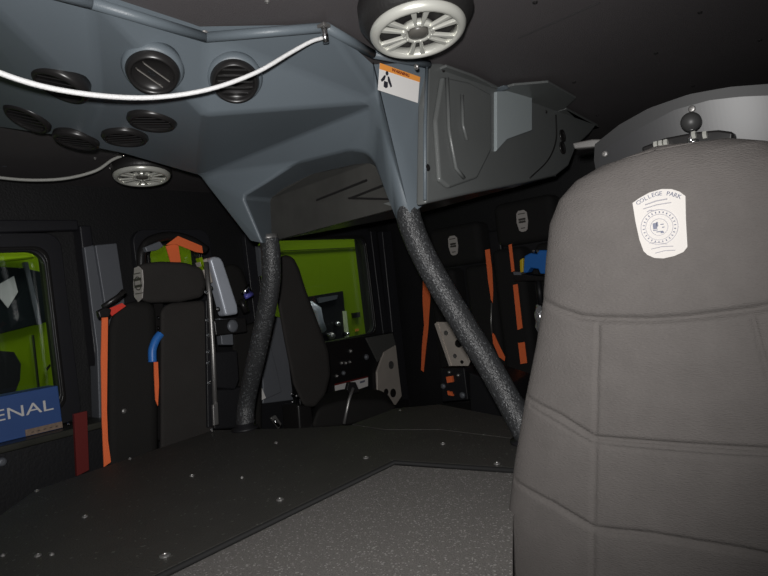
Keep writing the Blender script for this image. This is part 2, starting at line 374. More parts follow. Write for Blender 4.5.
A0 = at(248, 240, 1.66); A1 = at(263, 243, 1.62); A2 = at(243, 197, 1.61); A3 = at(268, 182, 1.58); A4 = at(295, 164, 1.55); A5 = at(350, 150, 1.47); A6 = at(366, 153, 1.45); A7 = at(374, 162, 1.44)
B0 = at(391, 207, 1.40); B1 = at(408, 206, 1.37); B2 = at(426, 203, 1.40)
L1 = onP(-60, 105, P, nLF); L2 = onP(0, 128, P, nLF); L3 = onP(60, 137, P, nLF)
L4 = onP(85, 147, P, nUN); L5 = onP(125, 155, P, nUN)
for q_ in (L1, L2, L3, L4, L5): print('L', [round(c, 3) for c in q_])
vs = [T0, T1, T2, T3, T4, T5, P, M2, M3, L1, L2, L3, L4, L5, L6, A0, A1, A2, A3, A4, A5, A6, A7, B0, B1, B2]
nm = 'T0 T1 T2 T3 T4 T5 P M2 M3 L1 L2 L3 L4 L5 L6 A0 A1 A2 A3 A4 A5 A6 A7 B0 B1 B2'.split()
ix = {k: i for i, k in enumerate(nm)}
faces = ['T0 T1 P L3 L2 L1', 'T1 T2 M2 P', 'T2 T3 M3 M2', 'T3 T4 M3', 'P M2 L6 L5 L4 L3', 'M2 M3 L6', 'T4 T5 B2 B1 M3',
         'M3 B1 B0 A7', 'M3 A7 A6 A5', 'M3 A5 A4', 'M3 A4 L6', 'L6 A4 A3', 'L6 A3 A2', 'L6 A2 A1 A0']
fs = [tuple(ix[k] for k in f.split()) for f in faces]
vs = [V(v) for v in vs]
# arch soffit: recess going back
D1 = at(272, 241, 1.80); D2 = at(270, 199, 1.77); D3 = at(284, 188, 1.75); D4 = at(312, 174, 1.71); D5 = at(355, 164, 1.62); D6 = at(370, 163, 1.58); D7 = at(378, 168, 1.57); D8 = at(397, 208, 1.52)
base = len(vs); vs += [D1, D2, D3, D4, D5, D6, D7, D8]
fs = [(f[0], f[i], f[i+1]) for f in fs for i in range(1, len(f)-1)]
ch = [ix[k] for k in 'A1 A2 A3 A4 A5 A6 A7 B0'.split()]
for i in range(7): fs.append((ch[i], ch[i+1], base+i+1, base+i))
# back skirt up to the ceiling behind the left edge
k0 = len(vs); edge = ['L1', 'L2', 'L3', 'L4', 'L5', 'L6', 'A0']
for e in edge: q = vs[ix[e]]; vs.append(V((q.x-.01, q.y+.02, CZ-.001)))
for i in range(len(edge)-1): fs.append((ix[edge[i]], ix[edge[i+1]], k0+i+1, k0+i))
shell = MB().add(vs, fs).build('front_moulding', CONS, oc, bevel=.011, bseg=3)
shell.modifiers['b'].width = .011
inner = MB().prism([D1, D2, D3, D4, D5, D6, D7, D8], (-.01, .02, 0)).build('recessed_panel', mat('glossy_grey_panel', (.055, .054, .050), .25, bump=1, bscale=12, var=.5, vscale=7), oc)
for a, b in (((318, 200), (368, 180)), ((352, 198), (398, 180)), ((350, 198), (398, 199))):
    n = (D8-D1).cross(D2-D1).normalized()
    if n.dot(F_) > 0: n = -n
    MB().tube([onP(*a, D1, n)+n*.006, onP(*b, D1, n)+n*.006], .003, 6).build('cable', BLKR, oc)
# lip along the ceiling
lip = [T0, T1, T2, T3, T4, T5]
m = MB()
for a, b in zip(lip[:-1], lip[1:]):
    d = (b-a).normalized(); o = V((0, 0, 1)).cross(d).normalized()
    if o.dot(-F_) < 0: o = -o
    m.tube([a+o*.002-V((0, 0, .007)), b+o*.002-V((0, 0, .007))], .009, 12)
m.build('ceiling_lip', CONS, oc, smooth=True)
# right side panel in the long plane of the cab
XS = T5.x
def side(pts, dx=0): return [onX(a, b, XS+dx) for a, b in pts]
sidep = [(428, 62), (446, 62), (500, 86), (513, 82), (548, 80), (576, 96), (566, 106), (598, 124), (590, 134), (577, 146), (569, 166), (556, 176), (525, 183), (470, 194), (426, 204)]
MB().prism(side(sidep), (-.03, 0, 0)).build('side_panel', CONS2, oc, bevel=.008, bseg=3)
MB().prism(side([(443, 76), (470, 82), (492, 94), (492, 150), (478, 178), (450, 188), (440, 180), (436, 120)], .012), (-.014, 0, 0)).build('raised_side_panel', CONS2, oc, bevel=.01, bseg=4)
def flange(outer):
    o = [onZ(a, b, zt-.001) for a, b in outer]
    return MB().prism(o+[V((XS-.01, o[-1].y, zt-.001)), V((XS-.01, o[0].y, zt-.001))], (0, 0, -.007)).build('ceiling_flange', CONS2, oc, bevel=.002)
flange([(446, 64), (474, 74), (500, 87), (513, 83), (548, 80), (576, 96), (564, 107)])
flange([(566, 107), (598, 124), (590, 128)])
# proud filter door, leaning to the front, its pale colour painting in the flash sheen
q = side([(494, 92), (526, 91), (526, 132), (505, 140), (494, 152)])
nrm = [V((XS+.008, p.y, p.z)) for p in q]
for i in (1, 2): nrm[i].x += .012
MB().prism(nrm, (-.03, 0, 0)).build('filter_door', mat('console_door_sheen', (.34, .38, .39), .4), oc, bevel=.003)
MB().prism(side([(504, 85), (534, 81), (536, 85), (508, 89)], .028), (-.03, 0, 0)).build('side_lip', CONS, oc, bevel=.004)
MB().tube(side([(447, 78), (449, 130), (456, 168), (464, 178)], .016), .0045, 8).build('moulded_rib', CONS2, oc, smooth=True)
MB().tube(side([(462, 95), (463, 125), (467, 140)], .016), .004, 8).build('moulded_rib', CONS2, oc, smooth=True)
MB().tube([onX(427, 66, XS+.002), onX(425, 130, XS+.002), onX(425, 200, XS+.002)], .004, 8).build('corner_bead', CONS, oc, smooth=True)
MB().tube(spline(side([(556, 115), (556, 140), (548, 160), (530, 178)], .002)), .0022, 6).build('panel_joint', BLKR, oc, smooth=True)
for k, (px, py, r) in enumerate(((562, 136, .020), (562, 148, .020))):
    MB().lathe(onX(px, py, XS), (1, 0, 0), [(r, 0), (r, .004), (r*.8, .004), (r*.7, .001), (r*.3, .002)], 20).build('round_outlet', BLKR, oc, smooth=True)
# back of the console so it is a closed body
MB().prism([V((XS-.06, T5.y+.05, zt)), V((XS-.10, onX(540, 124, XS).y, zt)), V((-1.35, 1.5, zt)), V((-1.45, 1.30, zt)), V((L6.x, L6.y, zt))], (0, 0, -.05)).build('top_tray', CONS2, oc)
yb = onX(560, 170, XS).y
MB().prism([D8, onX(556, 176, XS-.02), V((-1.30, 1.75, 1.30)), D1+V((0, 0, 0))], (0, 0, .02)).build('bottom_tray', CONS2, oc)
for (px, py) in ((204, 35), (413, 66)):
    pass
def shell_n(keys):
    a, b, c = [vs[ix[k]] for k in keys]; n = (b-a).cross(c-a).normalized()
    return -n if n.dot(F_) > 0 else n
nB = shell_n(('T2', 'M3', 'M2')); nU = shell_n(('P', 'L6', 'L4')); nLf = shell_n(('T1', 'P', 'L2')); nB1 = shell_n(('T1', 'M2', 'P')); nR = shell_n(('T4', 'B2', 'M3'))
from mathutils.bvhtree import BVHTree
def tri(fs_): return [t for f in fs_ for t in ([(f[0], f[i], f[i+1]) for i in range(1, len(f)-1)])]
BV = BVHTree.FromPolygons([tuple(v) for v in vs], fs)
def hit(px, py):
    h = BV.ray_cast(CP, ray(px, py).normalized()); n = h[1] if h[1].dot(F_) < 0 else -h[1]
    return h[0], n
def vent(px, py, rho, dx, dy, r=.042, turn=0, opened=False):
    c, n0 = hit(px, py); n = vn(px, py, rho, dx, dy); n = (n+n0*(.25 if rho > .6 else .45)).normalized(); c = c-ray(px, py).normalized()*(.016 if rho > .45 else .020)
    hs = 1 if opened or rho > .6 else .6
    v = MB().lathe(c-n*.004, n, [(r*1.02, -.02), (r*1.10, .005*hs), (r*1.05, .010*hs), (r*.98, .016*hs), (r*.90, .017*hs), (r*.84, .012*hs), (r*.80, .006*hs), (r*.2, .005*hs)], 40).build('air_vent', BLKR, oc, smooth=True)
    if rho > .6: MB().lathe(c-n*.004, n, [(r*1.15, -.024), (r*1.26, -.006), (r*1.18, .002*hs), (r*1.06, .005*hs)], 40).build('vent_surround', CONS, v, smooth=True)
    ax = (IX-n*IX.dot(n)).normalized(); ay = n.cross(ax)
    q = math.radians(turn); a = ax*math.cos(q)+ay*math.sin(q); b = n.cross(a)
    for k in (-1, 1) if opened else (-2, -1, 0, 1, 2):
        t = k*(.22 if opened else .3)*r; L = (1.6 if opened else 2)*math.sqrt(max((r*.82)**2-t*t, 0))
        tilt = (b*.5+n).normalized() if opened else (b*.9+n*.5).normalized()
        MB().box(c+b*t+n*(.007 if opened else .005)*hs, L, .0018, .010*hs, a, a.cross(tilt), tilt).build('vent_blade', BLKR if not opened else mat('pale_blade', (.16, .15, .14), .3), v)  # the open vent's blades get a paler colour
    return v
vent(153, 72, .80, .05, 1, .042, -56, True)
vent(235, 81, .84, 0, 1, .042, -8)
vent(60, 86, .40, -.50, .86, .046, 0)
vent(27, 119, .42, -.50, .86, .044, 0)
vent(152, 122, .36, 0, 1, .045, 0)
vent(125, 138, .32, 0, 1, .045, 0)
vent(76, 141, .26, -.1, 1, .045, 0)
# console screws
screw(onP(204, 33, T2, nB)+nB*.006, nB, oc, .008, STEEL)
screw(onP(426, 168, T5, V((1, 0, 0)))+V((.004, 0, 0)), (1, 0, 0), oc, .008, BLKR)
screw(onP(443, 70, T5, V((1, 0, 0))), (1, 0, 0), oc, .006, BLKR)
screw(onX(546, 112, XS+.001), (1, 0, 0), oc, .005, BLKR)
screw(onP(418, 66, T4, nR)+nR*.004, nR, oc, .006, STEEL)
# warning label on the console
LQ = [hit(*p)[0] for p in ((388, 72), (416, 80), (400, 98))]
nR = (LQ[1]-LQ[0]).cross(LQ[2]-LQ[0]).normalized(); nR = -nR if nR.dot(F_) > 0 else nR
def lab(px, py): return onP(px, py, LQ[0]+nR*.004, nR)
wl = thing('warning_label', lab(398, 82), 'white seat belt warning sticker with orange top on the console', 'sticker')
q = [lab(380, 63), lab(420, 77), lab(418, 103), lab(378, 90)]
MB().prism(q, nR*-.0012).build('label_sheet', WHITE, wl, bevel=.0004)
h0 = [q[0]+nR*.0006, q[1]+nR*.0006, q[1].lerp(q[2], .2)+nR*.0006, q[0].lerp(q[3], .22)+nR*.0006]
MB().prism(h0, nR*-.0008).build('orange_header', ORL, wl)
ax = (q[1]-q[0]).normalized(); ay = (q[0]-q[3]); ay = (ay-ax*ay.dot(ax)).normalized()
tm = MB(); put_text(tm, 'WARNING', .0095, (h0[0]+h0[1]+h0[2]+h0[3])/4+nR*.0008, ax, ay, 1.1); tm.build('heading', RED, wl)
pc = q[3].lerp(q[0], .42)+ax*.020+nR*.0009; pm = MB()
def flat(pts): pm.prism([pc+ax*a+ay*b for a, b in pts], nR*-.0007)
k = 1.15
flat([(.0035*math.cos(t*math.pi/4)*k, (.014+.0042*math.sin(t*math.pi/4))*k) for t in range(8)])
flat([(a*k, b*k) for a, b in ((-.006, .009), (-.002, .0095), (-.004, .001), (-.010, -.004), (-.013, -.001))])
flat([(a*k, b*k) for a, b in ((.006, .009), (.002, .0095), (.004, .001), (.012, -.009), (.015, -.006))])
flat([(a*k, b*k) for a, b in ((-.005, -.001), (.004, -.001), (.005, -.010), (.001, -.013), (-.005, -.011))])
pm.build('seated_figure', DINK, wl)
tx = MB()
c0 = q[3].lerp(q[0], .45)+nR*.0008

# ================================================================== POLES
def pole(label, pts, r):
    pts = spline(pts, 10); c = pts[-1]
    t = thing('padded_grab_pole', c, label, 'grab pole')
    MB().tube(pts, r, 20).build('foam_sleeve', FOAM, t, smooth=True)
    MB().lathe(V((c.x, c.y, TZ)), (0, 0, 1), [(r*1.5, 0), (r*1.5, .006), (r*1.05, .008), (r*1.0, .02)], 24).build('base_flange', BLKM, t, smooth=True)
    d = (pts[0]-pts[1]).normalized()
    MB().tube([pts[0]-d*.01, pts[0]+d*.012], r*.9, 16).build('top_socket', STEEL, t, smooth=True)
    return t
e = onZ(530, 440, TZ+.004)
pole('thick foam wrapped pole slanting down from console to beside the large seat', [at(407, 200, 1.41), at(410, 222, 1.41), at(427, 262, 1.41), at(462, 322, 1.40), at(494, 374, 1.385), e], .0295)
e = onZ(245, 428, TZ+.004)
pole('foam wrapped pole from the left leg of the console to the far cover edge', [at(269, 239, 1.70), at(271, 256, 1.70), at(270, 290, 1.72), at(258, 350, 1.78), at(247, 400, 1.86), e], .0275)

# ================================================================== SPEAKERS
def speaker(c, n, r, label, turn=0, housing=.05, hr=1.22):
    n = V(n).normalized()
    t = thing('ceiling_speaker', c+V((0, 0, .05)), label, 'speaker', 'round ceiling speakers')
    ax = (R_-n*R_.dot(n)).normalized(); ay = n.cross(ax)
    MB().lathe(c-n*housing, n, [(r*hr*.95, 0), (r*hr, .004), (r*hr, housing*.55), (r*1.08, housing*.9), (r*1.0, housing*.95), (r*.8, housing*.8)], 48).build('housing', mat('speaker_housing', (.02, .019, .019), .45, bump=.2, bscale=200), t, smooth=True)
    n_ = n
    pr = [(r*1.02, -.008), (r*1.04, .0), (r*1.0, .006), (r*.93, .010), (r*.86, .009), (r*.83, .003), (r*.83, -.008)]
    m = MB(); seg = 56; vv = []
    for (a, h) in pr:
        for k in range(seg):
            q = 2*math.pi*k/seg; vv.append(c+n*h+(ax*math.cos(q)+ay*math.sin(q))*a)
    ff = [(i*seg+k, i*seg+(k+1) % seg, ((i+1) % 7)*seg+(k+1) % seg, ((i+1) % 7)*seg+k) for i in range(7) for k in range(seg)]
    m.add(vv, ff).build('silver_rim', SIL, t, smooth=True)
    MB().lathe(c-n*.012, n, [(r*.86, 0), (r*.84, .001), (r*.3, -.012), (r*.05, -.014)], 40).build('cone', mat('speaker_cone', (.035, .028, .026), .5), t, smooth=True)
    MB().lathe(c-n*.006, n, [(r*.37, 0), (r*.37, .009), (r*.32, .013), (r*.27, .010), (r*.25, .006)], 32).build('hub', SIL, t, smooth=True)
    MB().lathe(c-n*.003, n, [(r*.22, 0), (r*.22, .009), (r*.12, .012), (r*.02, .013)], 28).build('hub_cap', mat('hub_cap', (.10, .095, .085), .35), t, smooth=True)
    for k in range(6):
        q = 2*math.pi*(k)/6+math.radians(turn); d = ax*math.cos(q)+ay*math.sin(q); e = n.cross(d)
        for s in (-1, 1):
            o = e*(s*r*.075)
            MB().prism([c+d*r*.27+o*.8-e*r*.028, c+d*r*.27+o*.8+e*r*.028, c+d*r*.87+o*1.9+e*r*.068, c+d*r*.87+o*1.9-e*r*.068], n*.007).build('spoke', SIL, t, bevel=.0015)
    return t
speaker(at(418, 31, 1.03), vn(418, 30, .50, .14, 1), .080, 'large near ceiling speaker with silver spoked grille above the warning sticker', 30, .055, 1.24)
speaker(at(142, 176, 1.84), vn(142, 176, .33, .08, 1), .080, 'small far ceiling speaker with silver grille behind the air vents', 10, .035, 1.08)

# ================================================================== CORDS
c1 = [at(-260, -60, .712), at(-160, -8, .755), at(-60, 44, .80), at(-5, 71, .84), at(50, 88, .88), at(110, 96.5, .93), at(160, 97, .97), at(210, 89, 1.0), at(255, 73, 1.03), at(290, 53, 1.06), at(310, 42, 1.075), at(322, 38, 1.085)]
m = thing('white_cord', c1[-1], 'long white pull cord sagging across the console vents', 'cord')
q_ = spline(c1, 8); MB().tube(q_, [.0046-.0012*i/len(q_) for i in range(len(q_))], 12).build('braid', CORD, m, smooth=True)
e = at(325, 36, 1.088)
MB().tube([e-U_*.012, e+U_*.014], .006, 12).build('end_ferrule', CHR, m, smooth=True)
MB().box(e+U_*.018, .018, .018, .006).build('mount_bracket', STEEL, m, bevel=.001)
c2 = [at(-125, 155, 1.565), at(-40, 171, 1.66), at(-5, 177, 1.72), at(30, 180, 1.75), at(65, 178.5, 1.78), at(95, 171, 1.8), at(112, 160, 1.83), at(122, 156, 1.85)]
m = thing('white_cord', c2[-1], 'short white pull cord under the black ceiling by the far speaker', 'cord')
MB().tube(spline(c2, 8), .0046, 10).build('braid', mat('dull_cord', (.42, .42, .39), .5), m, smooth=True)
MB().tube([at(120, 154, 1.85), at(126, 157, 1.85)], .008, 10).build('end_ferrule', CHR, m, smooth=True)
kb = MB().lathe(at(3, 160, 1.8), -F_, [(.018, -.02), (.02, 0), (.014, .012), (.004, .015)], 20).build('round_knob', GREYP, smooth=True)
tag(kb, 'small round grey knob on the black trim at far left', 'knob')

# ================================================================== NEAR SEAT
YS = .85; XC = -.226
seat = thing('front_seat', (XC, YS+.05, 0), 'large grey cloth front seat with white badge, close at the right', 'seat')
lo = [onY(px, py, YS+.035) for px, py in ((505, 620), (507, 575), (511, 520), (517, 460), (526, 400), (536, 345), (542, 300), (544, 260), (547, 225), (556, 200), (572, 181), (597, 166), (635, 152), (680, 142), (712, 139))]
prof = sorted([(p.z, XC-p.x) for p in lo])     # z -> half width
prof = [(.44, prof[0][1]-.06)]+prof
ztop = prof[-1][0]+.002; TH = .085
def halfw(z):
    for (z0, w0), (z1, w1) in zip(prof[:-1], prof[1:]):
        if z <= z1: return w0+(w1-w0)*(z-z0)/max(z1-z0, 1e-6)
    return prof[-1][1]*max(0, (ztop-z)/.002)
def sPt(px, py):
    y = YS-.015
    for _ in range(4):
        p = onY(px, py, y); u = min(.999, abs((p.x-XC)/max(halfw(p.z), .02)))
        tz = min(1, max(0, (ztop-p.z)/.09)); tp = math.sqrt(max(0, 1-(1-tz)**2))
        y = YS+.035-TH*.5*math.sqrt(1-u**3.2)*tp-.012*math.cos(u*math.pi/2)+(p.z-.85)*.05
    return (p.x-XC, p.z)
def mir(l): return [(-a, b) for a, b in l]
# seams (left half from the photo, mirrored to the right)
s1 = [sPt(540, 298), sPt(560, 310), sPt(580, 317), sPt(597, 319), sPt(650, 320), sPt(700, 315), sPt(740, 309)]
s2 = [sPt(527, 397), sPt(560, 416), sPt(595, 438), sPt(640, 442), sPt(700, 450), sPt(768, 458)]
s2b = [sPt(530, 406), sPt(560, 425), sPt(592, 444), sPt(640, 450), sPt(700, 459), sPt(768, 469)]
s3 = [sPt(515, 481), sPt(555, 505), sPt(595, 529), sPt(650, 535), sPt(700, 545), sPt(750, 556)]
s4 = [sPt(598, 325), sPt(595, 440), sPt(593, 528), sPt(592, 600)]
def clipc(l):
    o = []
    for a, b in l:
        if a <= 0: o.append((a, b))
    if o and o[-1][0] < -.01 and len(l) > 4: o.append((0, o[-1][1]))
    return o
seams = []
for s, d, wd in ((s1, .008, .005), (s2, .007, .0034), (s2b, .004, .0022), (s3, .007, .0036), (s4, .0035, .003)):
    s = clipc(s); seams += [(s, d, wd), (mir(s), d, wd)]
def dseg(x, z, a, b):
    dx, dz = b[0]-a[0], b[1]-a[1]; L = dx*dx+dz*dz
    t = 0 if L == 0 else max(0, min(1, ((x-a[0])*dx+(z-a[1])*dz)/L))
    return math.hypot(x-a[0]-t*dx, z-a[1]-t*dz)
def groove(x, z):
    g = 0
    for s, d, wd in seams:
        m = 9
        for a, b in zip(s[:-1], s[1:]):
            if min(a[0], b[0])-.03 < x < max(a[0], b[0])+.03 and min(a[1], b[1])-.03 < z < max(a[1], b[1])+.03:
                m = min(m, dseg(x, z, a, b))
        if m < .03: g = max(g, d*math.exp(-(m/wd)**2))
    return g
NX, NZ = 230, 300; vv = []; ff = []
import mathutils.noise as mn
zb = prof[0][0]; TH = .085
def lean(z): return (z-.85)*.05
def vrow(z, back):
    hw = halfw(z); row = []
    for i in range(NX+1):
        u = -1+2*i/NX; u = math.sin(u*math.pi/2) if abs(u) < 1 else u; x = u*hw
        edge = (1-abs(u)**4)
        tz = min(1, max(0, (ztop-z)/.09)); tp = math.sqrt(max(0, 1-(1-tz)**2))
        dpt = TH*.5*(math.sqrt(max(0, 1-abs(u)**3.2)))*tp
        if not back:
            dome = .012*math.cos(u*math.pi/2)
            wr = .0022*mn.noise(V((x*9, z*22, 2)))*(1 if z > .8 else .6)
            y = YS+.035-(dpt+dome)+groove(x, z)*(dpt/(TH*.5))+wr*edge
        else: y = YS+.035+dpt
        row.append(V((XC+x, y+lean(z), z)))
    return row
zs = []
for j in range(NZ+1):
    t = j/NZ; zs.append(zb+(ztop-zb)*(1-(1-t)**1.25))
for back in (False, True):
    o = len(vv)
    for z in zs: vv += vrow(z, back)
    for j in range(NZ):
        for i in range(NX):
            a = o+j*(NX+1)+i; ff.append((a, a+1, a+NX+2, a+NX+1) if not back else (a, a+NX+1, a+NX+2, a+1))
bk = MB().add(vv, ff).build('backrest', SEAT, seat, smooth=True, fix=False)
# cushion, base
MB().b2((-.345, .36, .34), (XC+.26, .84, .46)).build('seat_cushion', SEAT, seat, bevel=.04, bseg=5)
MB().b2((XC-.10, .42, .03), (XC+.2, .86, .34)).build('pedestal', BLKM, seat, bevel=.01)
MB().b2((XC-.11, .40, 0), (XC+.22, .9, .03)).build('floor_plate', BLKM, seat, bevel=.004)
def fy(x, z, d=0):    # point on the front surface of the backrest
    hw = halfw(z); u = x/hw; tz = min(1, max(0, (ztop-z)/.09)); tp = math.sqrt(1-(1-tz)**2)
    return V((XC+x, YS+.035-TH*.5*math.sqrt(1-abs(u)**3.2)*tp-.012*math.cos(u*math.pi/2)+lean(z)-d, z))
# badge, follows the cushion
cs = sPt(660.5, 224)
def bp(px, py, d): a, b = sPt(px, py); return fy(a, b, d)
bo = [(633, 203), (640, 198), (650, 192.5), (662, 189), (672, 189), (680, 191.5), (686, 196), (686.5, 220), (688, 247), (684, 252), (675, 256), (664, 258.5), (655, 258), (648, 255), (644, 251), (640, 240), (636, 222)]
bad = MB().prism([bp(x, y, .0032) for x, y in bo], (0, .004, 0)).build('badge', REFL, seat, bevel=.0006)
bad['label'] = 'white shield badge reading COLLEGE PARK'
bm_ = MB(); word = 'COLLEGE PARK'
for i, chh in enumerate(word):
    if chh == ' ': continue
    t = i/(len(word)-1); t = t*1.0
    # along the upper arc of the badge
    px = 639+t*41; py = 204.6-8.6*math.sin(math.pi*(t*.80+.06))-(t*4.2)
    px2 = px+1; t2 = (px2-639)/41; py2 = 204.6-8.6*math.sin(math.pi*(t2*.80+.06))-(t2*4.2)
    c = bp(px, py, .0036); c2_ = bp(px2, py2, .0036); ax = (c2_-c).normalized(); ay = V((0, -1, 0)).cross(ax).normalized()*-1
    if ay.z < 0: ay = -ay
    put_text(bm_, chh, .0078, c, ax, ay)
bm_.build('badge_lettering', INK, bad)
def arc_ring(c, r0, r1, a0, a1, ax, ay, n, nseg=40):
    vs_ = []; fs_ = []
    for i in range(nseg+1):
        q = a0+(a1-a0)*i/nseg; d = ax*math.cos(q)+ay*math.sin(q)
        vs_ += [c+d*r0, c+d*r1, c+d*r1+n*.0006, c+d*r0+n*.0006]
    for i in range(nseg):
        b = i*4
        for k in range(4): fs_.append((b+k, b+(k+1) % 4, b+4+(k+1) % 4, b+4+k))
    return vs_, fs_
c = bp(660, 227, .0038); X1 = (bp(664, 226.7, .0038)-c).normalized(); n1 = V((0, -1, 0)); X1 = (X1-n1*X1.dot(n1)).normalized(); Y1 = V((0, 0, 1)); X1 = V((1, 0, 0))
sm = MB()
for r0, r1 in ((.0225, .0233), (.0165, .0172), (.0105, .0112)): sm.add(*arc_ring(c, r0, r1, 0, 2*math.pi, X1, Y1, n1))
sm.build('seal_rings', INKF, bad)
sm = MB()
for i in range(26):
    q = 2*math.pi*i/26; d = X1*math.cos(q)+Y1*math.sin(q); sm.box(c+d*.0195, .0024, .0012, .0006, d, n1.cross(d), n1)
# building, tree and line work inside the seal
for (a, b, w_, h_) in ((-.005, .002, .005, .008), (-.002, .004, .002, .006), (.004, .003, .004, .0012), (.005, -.001, .003, .0012), (0, -.006, .008, .0012), (.003, -.0075, .004, .002), (-.005, -.0035, .006, .001)):
    sm.box(c+X1*a+Y1*b, w_, h_, .0007, X1, Y1, n1)
sm.build('seal_emblem', INK, bad)
sm = MB()
for (x0, y0, x1, y1, t) in ((646, 205, 668, 199, .0009), (644, 209, 672, 202.5, .0007), (648, 212, 654, 210.5, .0008), (654, 211, 666, 210, .0006), (652, 249, 674, 246, .0006), (656, 253, 676, 250, .0006), (650, 243, 668, 244, .0005)):
    sm.tube([bp(x0, y0, .0036), bp((x0+x1)/2, (y0+y1)/2-1, .0036), bp(x1, y1, .0036)], t, 6)
o_ = sm.build('small_print', INKF, bad); o_['kind'] = 'stuff'

# ================================================================== BULKHEAD BEHIND THE NEAR SEAT
YB = 1.16
bh = thing('bulkhead', (-.1, YB, 0), 'arched grey panel standing behind the large front seat', 'partition')
def oY(pts, y): return [onY(a, b, y) for a, b in pts]
top = [onY(px, py, YB) for px, py in ((592, 160), (591, 150), (594, 144), (620, 125), (650, 109), (690, 95), (730, 87), (768, 83))]
top += [V((.02, YB, top[-1].z+.0)), V((.12, YB, top[-1].z-.012)), V((.25, YB, top[-1].z-.06))]
def fcurve(x): return .45*(min(x, -.06)+.30)**2 + (.216*(x+.06) if x > -.06 else 0)
def curved(pl, y0, th, z0, n=90):     # upright sheet, curved in plan, with an arched top edge
    x0, x1 = pl[0].x, pl[-1].x; vs_ = []; fs_ = []
    for i in range(n+1):
        x = x0+(x1-x0)*i/n; z = pl[-1].z
        for p, q in zip(pl[:-1], pl[1:]):
            if p.x <= x <= q.x and q.x > p.x: z = p.z+(q.z-p.z)*(x-p.x)/(q.x-p.x); break
        y = y0+fcurve(x); yb = y+.19*(1.27-z0); yt_ = y+.19*(1.27-z)
        vs_ += [V((x, yb, z0)), V((x, yt_, z)), V((x, yt_+th, z)), V((x, yb+th, z0))]
    for i in range(n):
        k = i*4
        for j in range(4): fs_.append((k+j, k+(j+1) % 4, k+4+(j+1) % 4, k+4+j))
    fs_ += [(0, 1, 2, 3), (n*4+3, n*4+2, n*4+1, n*4)]
    return MB().add(vs_, fs_)
top = sorted(top, key=lambda p: p.x)
curved(top, YB, .02, 0).build('outer_rim', RIM, bh)
top2 = [onY(px, py, YB-.012) for px, py in ((596, 168), (597, 156), (606, 147), (640, 128), (675, 110), (710, 100), (740, 96), (768, 94))]
top2 += [V((.02, YB-.012, top2[-1].z-.002)), V((.12, YB-.012, top2[-1].z-.02)), V((.22, YB-.012, top2[-1].z-.08))]
top2 = sorted(top2, key=lambda p: p.x)
curved(top2, YB-.010, .0098, .1).build('inner_panel', SHELL, bh, smooth=False)
for (px, py) in ((605, 154), (692, 109)): screw(onY(px, py, YB-.0125), (0, -1, 0), bh, .006, STEEL)
bl = thing('ball_mount', onY(690, 140, YB-.05), 'black ball mount on a rail above the large seat', 'mount')
c = onY(691, 122, YB-.06)
MB().lathe(c-V((0, 0, .016)), (0, 0, 1), [(.016*math.sin(math.pi*k/14), .016-.016*math.cos(math.pi*k/14)) for k in range(15)], 24).build('rubber_ball', mat('ball_rubber', (.045, .045, .045), .45), bl, smooth=True)
MB().lathe(c-V((0, 0, .028)), (0, 0, 1), [(.011, -.008), (.011, -.004), (.006, -.002), (.005, .014)], 16).build('stem', CHR, bl, smooth=True)
MB().prism(oY([(646, 149), (662, 143), (668, 140), (700, 134), (722, 132), (737, 134), (735, 150), (650, 160)], YB-.035), (0, -.03, 0)).build('rail', BLKR, bl, bevel=.004)
for (px, py) in ((656, 145), (661, 144), (666, 143), (705, 135), (694, 135)):
    c = onY(px, py, YB-.074)
    MB().tube([c-V((.0028, 0, 0)), c+V((.0028, 0, 0))], .0065, 6).build('hex_nut', SIL, bl)
MB().tube([onY(692, 130, YB-.06), onY(690, 146, YB-.066)], .0045, 10).build('bolt', CHR, bl, smooth=True)
MB().prism(oY([(572, 143), (592, 139), (606, 139), (606, 146), (574, 149)], YB+.022), (0, .02, 0)).build('side_bracket', STEEL, bh, bevel=.003)

# ================================================================== DRIVER SIDE SEAT (seen from its side)
XD = -1.76
def pad(name, pts, x, th, m, parent, bev=.03, seg=5, skew=True):
    d = ray(pts[0][0]+12, 330) if skew else V((-1, 0, 0)); d.z = 0
    return MB().prism(oX(pts, x), d.normalized()*th).build(name, m, parent, bevel=bev, bseg=seg)
s1_ = thing('breathing_apparatus_seat', (XD-.12, .95, 0), 'dark seat with round badge on headrest, beside the left window', 'seat')
pad('front_bolster', [(112, 312), (130, 300), (155, 302), (158, 380), (158, 470), (108, 480), (107, 400), (108, 330)], XD-.02, .26, PADD, s1_, .028)
pad('rear_bolster', [(160, 310), (168, 303), (205, 300), (210, 312), (213, 380), (215, 450), (160, 470), (160, 380)], XD+.01, .28, PAD, s1_, .025)
# headrest: long capsule with round front end
a_ = onX(150, 282, XD-.1); 
hr = pad('headrest', [(135, 272), (140, 263), (160, 261), (185, 262), (203, 268), (207, 284), (203, 297), (180, 302), (146, 303), (136, 296)], XD+.02, .2, PAD, s1_, .024, 6)
bd = oY([(135, 268), (139, 266), (143, 270), (144, 283), (143, 298), (139, 302), (135, 297), (134, 283)], onX(137, 285, XD+.02).y-.004)
lb = MB().prism(bd, (0, -.003, 0)).build('headrest_badge', BADGE, s1_, bevel=.0008)
yy = bd[0].y-.0035; cc = sum(bd, V())/len(bd); ang = []
sm = MB()
for dz, tt in ((.03, .0014), (.012, .004), (-.008, .004), (-.03, .0014)):
    sm.box(V((cc.x, yy, cc.z+dz)), .045, .001, tt*2)
sm.build('badge_print', mat('badge_ink', (.06, .055, .05), .5), lb)
MB().add(*arc_ring(V((cc.x, yy, cc.z)), .018, .021, 0, 2*math.pi, V((1, 0, 0)), V((0, 0, 1)), V((0, -1, 0)))).build('badge_ring', mat('badge_ink', (.06, .055, .05), .5), lb)
MB().b2((XD-.25, .66, .0), (XD-.03, 1.15, .42)).build('seat_base', PADD, s1_, bevel=.03)
